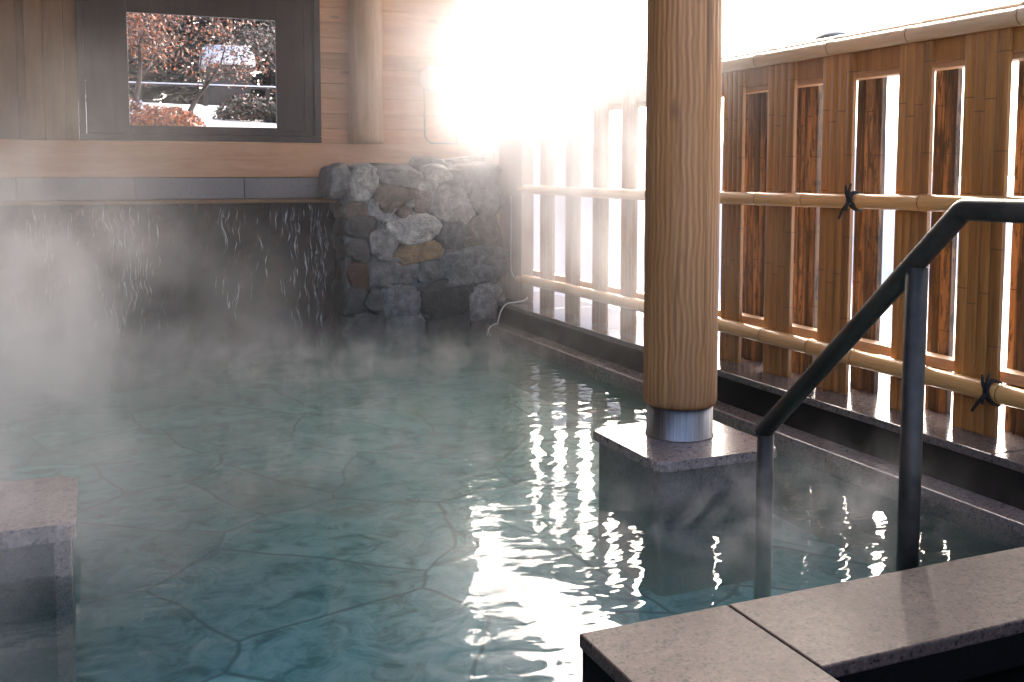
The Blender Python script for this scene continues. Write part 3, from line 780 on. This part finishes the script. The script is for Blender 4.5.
def shrub(x, y, w, h, seed, label, mats, n=700, group='shrubs on the snowy bank', size=.024):
    q = random.Random(seed); z0 = bank_z(x, y)
    t = thing('shrub', (x, y, z0), label, 'shrub', group)
    cb = B()
    for _ in range(n):
        a = q.uniform(0, 2 * math.pi); e = math.asin(q.uniform(0, 1)); r = q.uniform(.55, 1.05)
        p = Vector((x + w * r * math.cos(a) * math.cos(e), y + w * .7 * r * math.sin(a) * math.cos(e), z0 + h * r * math.sin(e)))
        s = size * q.uniform(.6, 1.3); u = Vector((q.gauss(0, 1), q.gauss(0, 1), q.gauss(0, 1))).normalized(); ww = u.orthogonal()
        f = cb.faces.new([cb.verts.new(p + u * s * i + ww * s * j) for i, j in ((-1, 0), (0, -.6), (1, 0), (0, .6))]); f.material_index = q.randrange(len(mats))
    obj('foliage', cb, mats, t)
    sb = B()
    for k in range(5): 
        a = k * 1.26; add_tube(sb, [(x, y, z0 - .05), (x + w * .5 * math.cos(a), y + w * .4 * math.sin(a), z0 + h * .7)], [.012, .005], 5)
    obj('stem', sb, M['bark'], t)
shrub(.75, 10.9, .36, .22, 1, 'low orange-leaved shrub on the snow under the left maple', [LO, LO, LR], 2000)
shrub(.35, 11.2, .35, .28, 2, 'dull red shrub at the lower left corner of the window view', [LR, LR, LO, SN], 1800)
shrub(1.75, 12.2, .40, .30, 4, 'dark snow-capped shrub in the middle of the snowy bank', [LD, LD, LD, LR], 2000)
shrub(2.25, 12.0, .38, .26, 6, 'dark spreading shrub at the right end of the snowy bank', [LD, LD, LD], 2000)
t = thing('garden_hut', (2.08, 16.9, bank_z(2.08, 16.9)), 'tiny hut under a thick cap of snow beyond the rail fence', 'hut')
zb = bank_z(2.08, 16.9)
bm = B(); add_box(bm, 1.78, 2.40, 16.5, 17.3, zb - .2, 2.93); obj('hut_wall', bm, M['darkwood'], t)
bm = B(); add_tube(bm, [(1.70, 16.9, 2.94), (1.78, 16.9, 2.94), (2.38, 16.9, 2.94), (2.48, 16.9, 2.94)], [.40, .55, .57, .40], 24)
for v in bm.verts: v.co.z = 2.935 + max(0, (v.co.z - 2.94)) * .62
obj('hut_roof', bm, SN, t)
t = thing('garden_fence', (1.2, 15.5, bank_z(1.2, 15.5)), 'thin rail fence with snow lying on its rails behind the snowy bank', 'fence')
for k in range(9):
    x = -2.0 + k * .9; zb = bank_z(x, 15.5); bm = B(); add_box(bm, x - .03, x + .03, 15.47, 15.53, zb - .1, 2.52); obj('fence_post', bm, M['bark'], t)
for z in (2.50,):
    bm = B(); add_box(bm, -2.2, 5.6, 15.43, 15.468, z - .02, z + .01); obj('fence_rail', bm, M['bark'], t)
    bm = B(); add_box(bm, -2.2, 5.6, 15.42, 15.475, z + .011, z + .028, .005); obj('snow_cover', bm, SN, t)
def evergreen(x, y, h, w, seed, label):
    q = random.Random(seed); z0 = bank_z(x, y)
    t = thing('evergreen_tree', (x, y, z0), label, 'tree', 'evergreens behind the garden')
    bm = B(); add_tube(bm, [(x, y, z0 - .2), (x + .05, y, z0 + h * .5), (x, y, z0 + h)], [.13, .09, .02], 8); obj('trunk', bm, M['bark'], t)
    cb = B()
    for _ in range(5200):
        u = q.random() ** .8; z = z0 + .15 + (h - .15) * u; rr = w * (1 - u * .75) * q.uniform(.3, 1.05) * (.8 + .3 * math.sin(u * 26 + seed)); a = q.uniform(0, 2 * math.pi)
        p = Vector((x + rr * math.cos(a), y + rr * math.sin(a), z)); s = q.uniform(.12, .28)
        d1 = Vector((math.cos(a), math.sin(a), -.35 + q.gauss(0, .35))).normalized(); w1 = d1.cross(Vector((q.gauss(0, .3), q.gauss(0, .3), 1))).normalized()
        f = cb.faces.new([cb.verts.new(p + d1 * s * i + w1 * s * j) for i, j in ((-1, 0), (0, -.5), (1, 0), (0, .5))]); f.material_index = 0
    obj('crown', cb, [LD, SN], t)
LAB = ['tall dark evergreen behind the hut, leftmost of the row seen through the window', 'dark evergreen rising straight behind the left maple', 'broad dark evergreen left of the snowy hut roof', 'dark evergreen directly above the snowy hut roof', 'dense dark evergreen right of the snowy hut roof', 'dark evergreen at the right end of the window view', 'far right evergreen of the row, hidden by the window edge']
for k in range(6):
    evergreen(-.6 + k * 1.05, 18.6 + (k % 3) * .8, 8.8 + (k * 37 % 5) * .4, 1.9, 40 + k, LAB[k])

# ------------------------------------------------------------------ steam
bm = B(); add_box(bm, -2.9, 3.08, 2.1, 7.83, .012, 2.6)
so = obj('steam', bm, M['steam']); tag(so, 'white steam drifting over the hot water', 'steam', None, 'stuff')
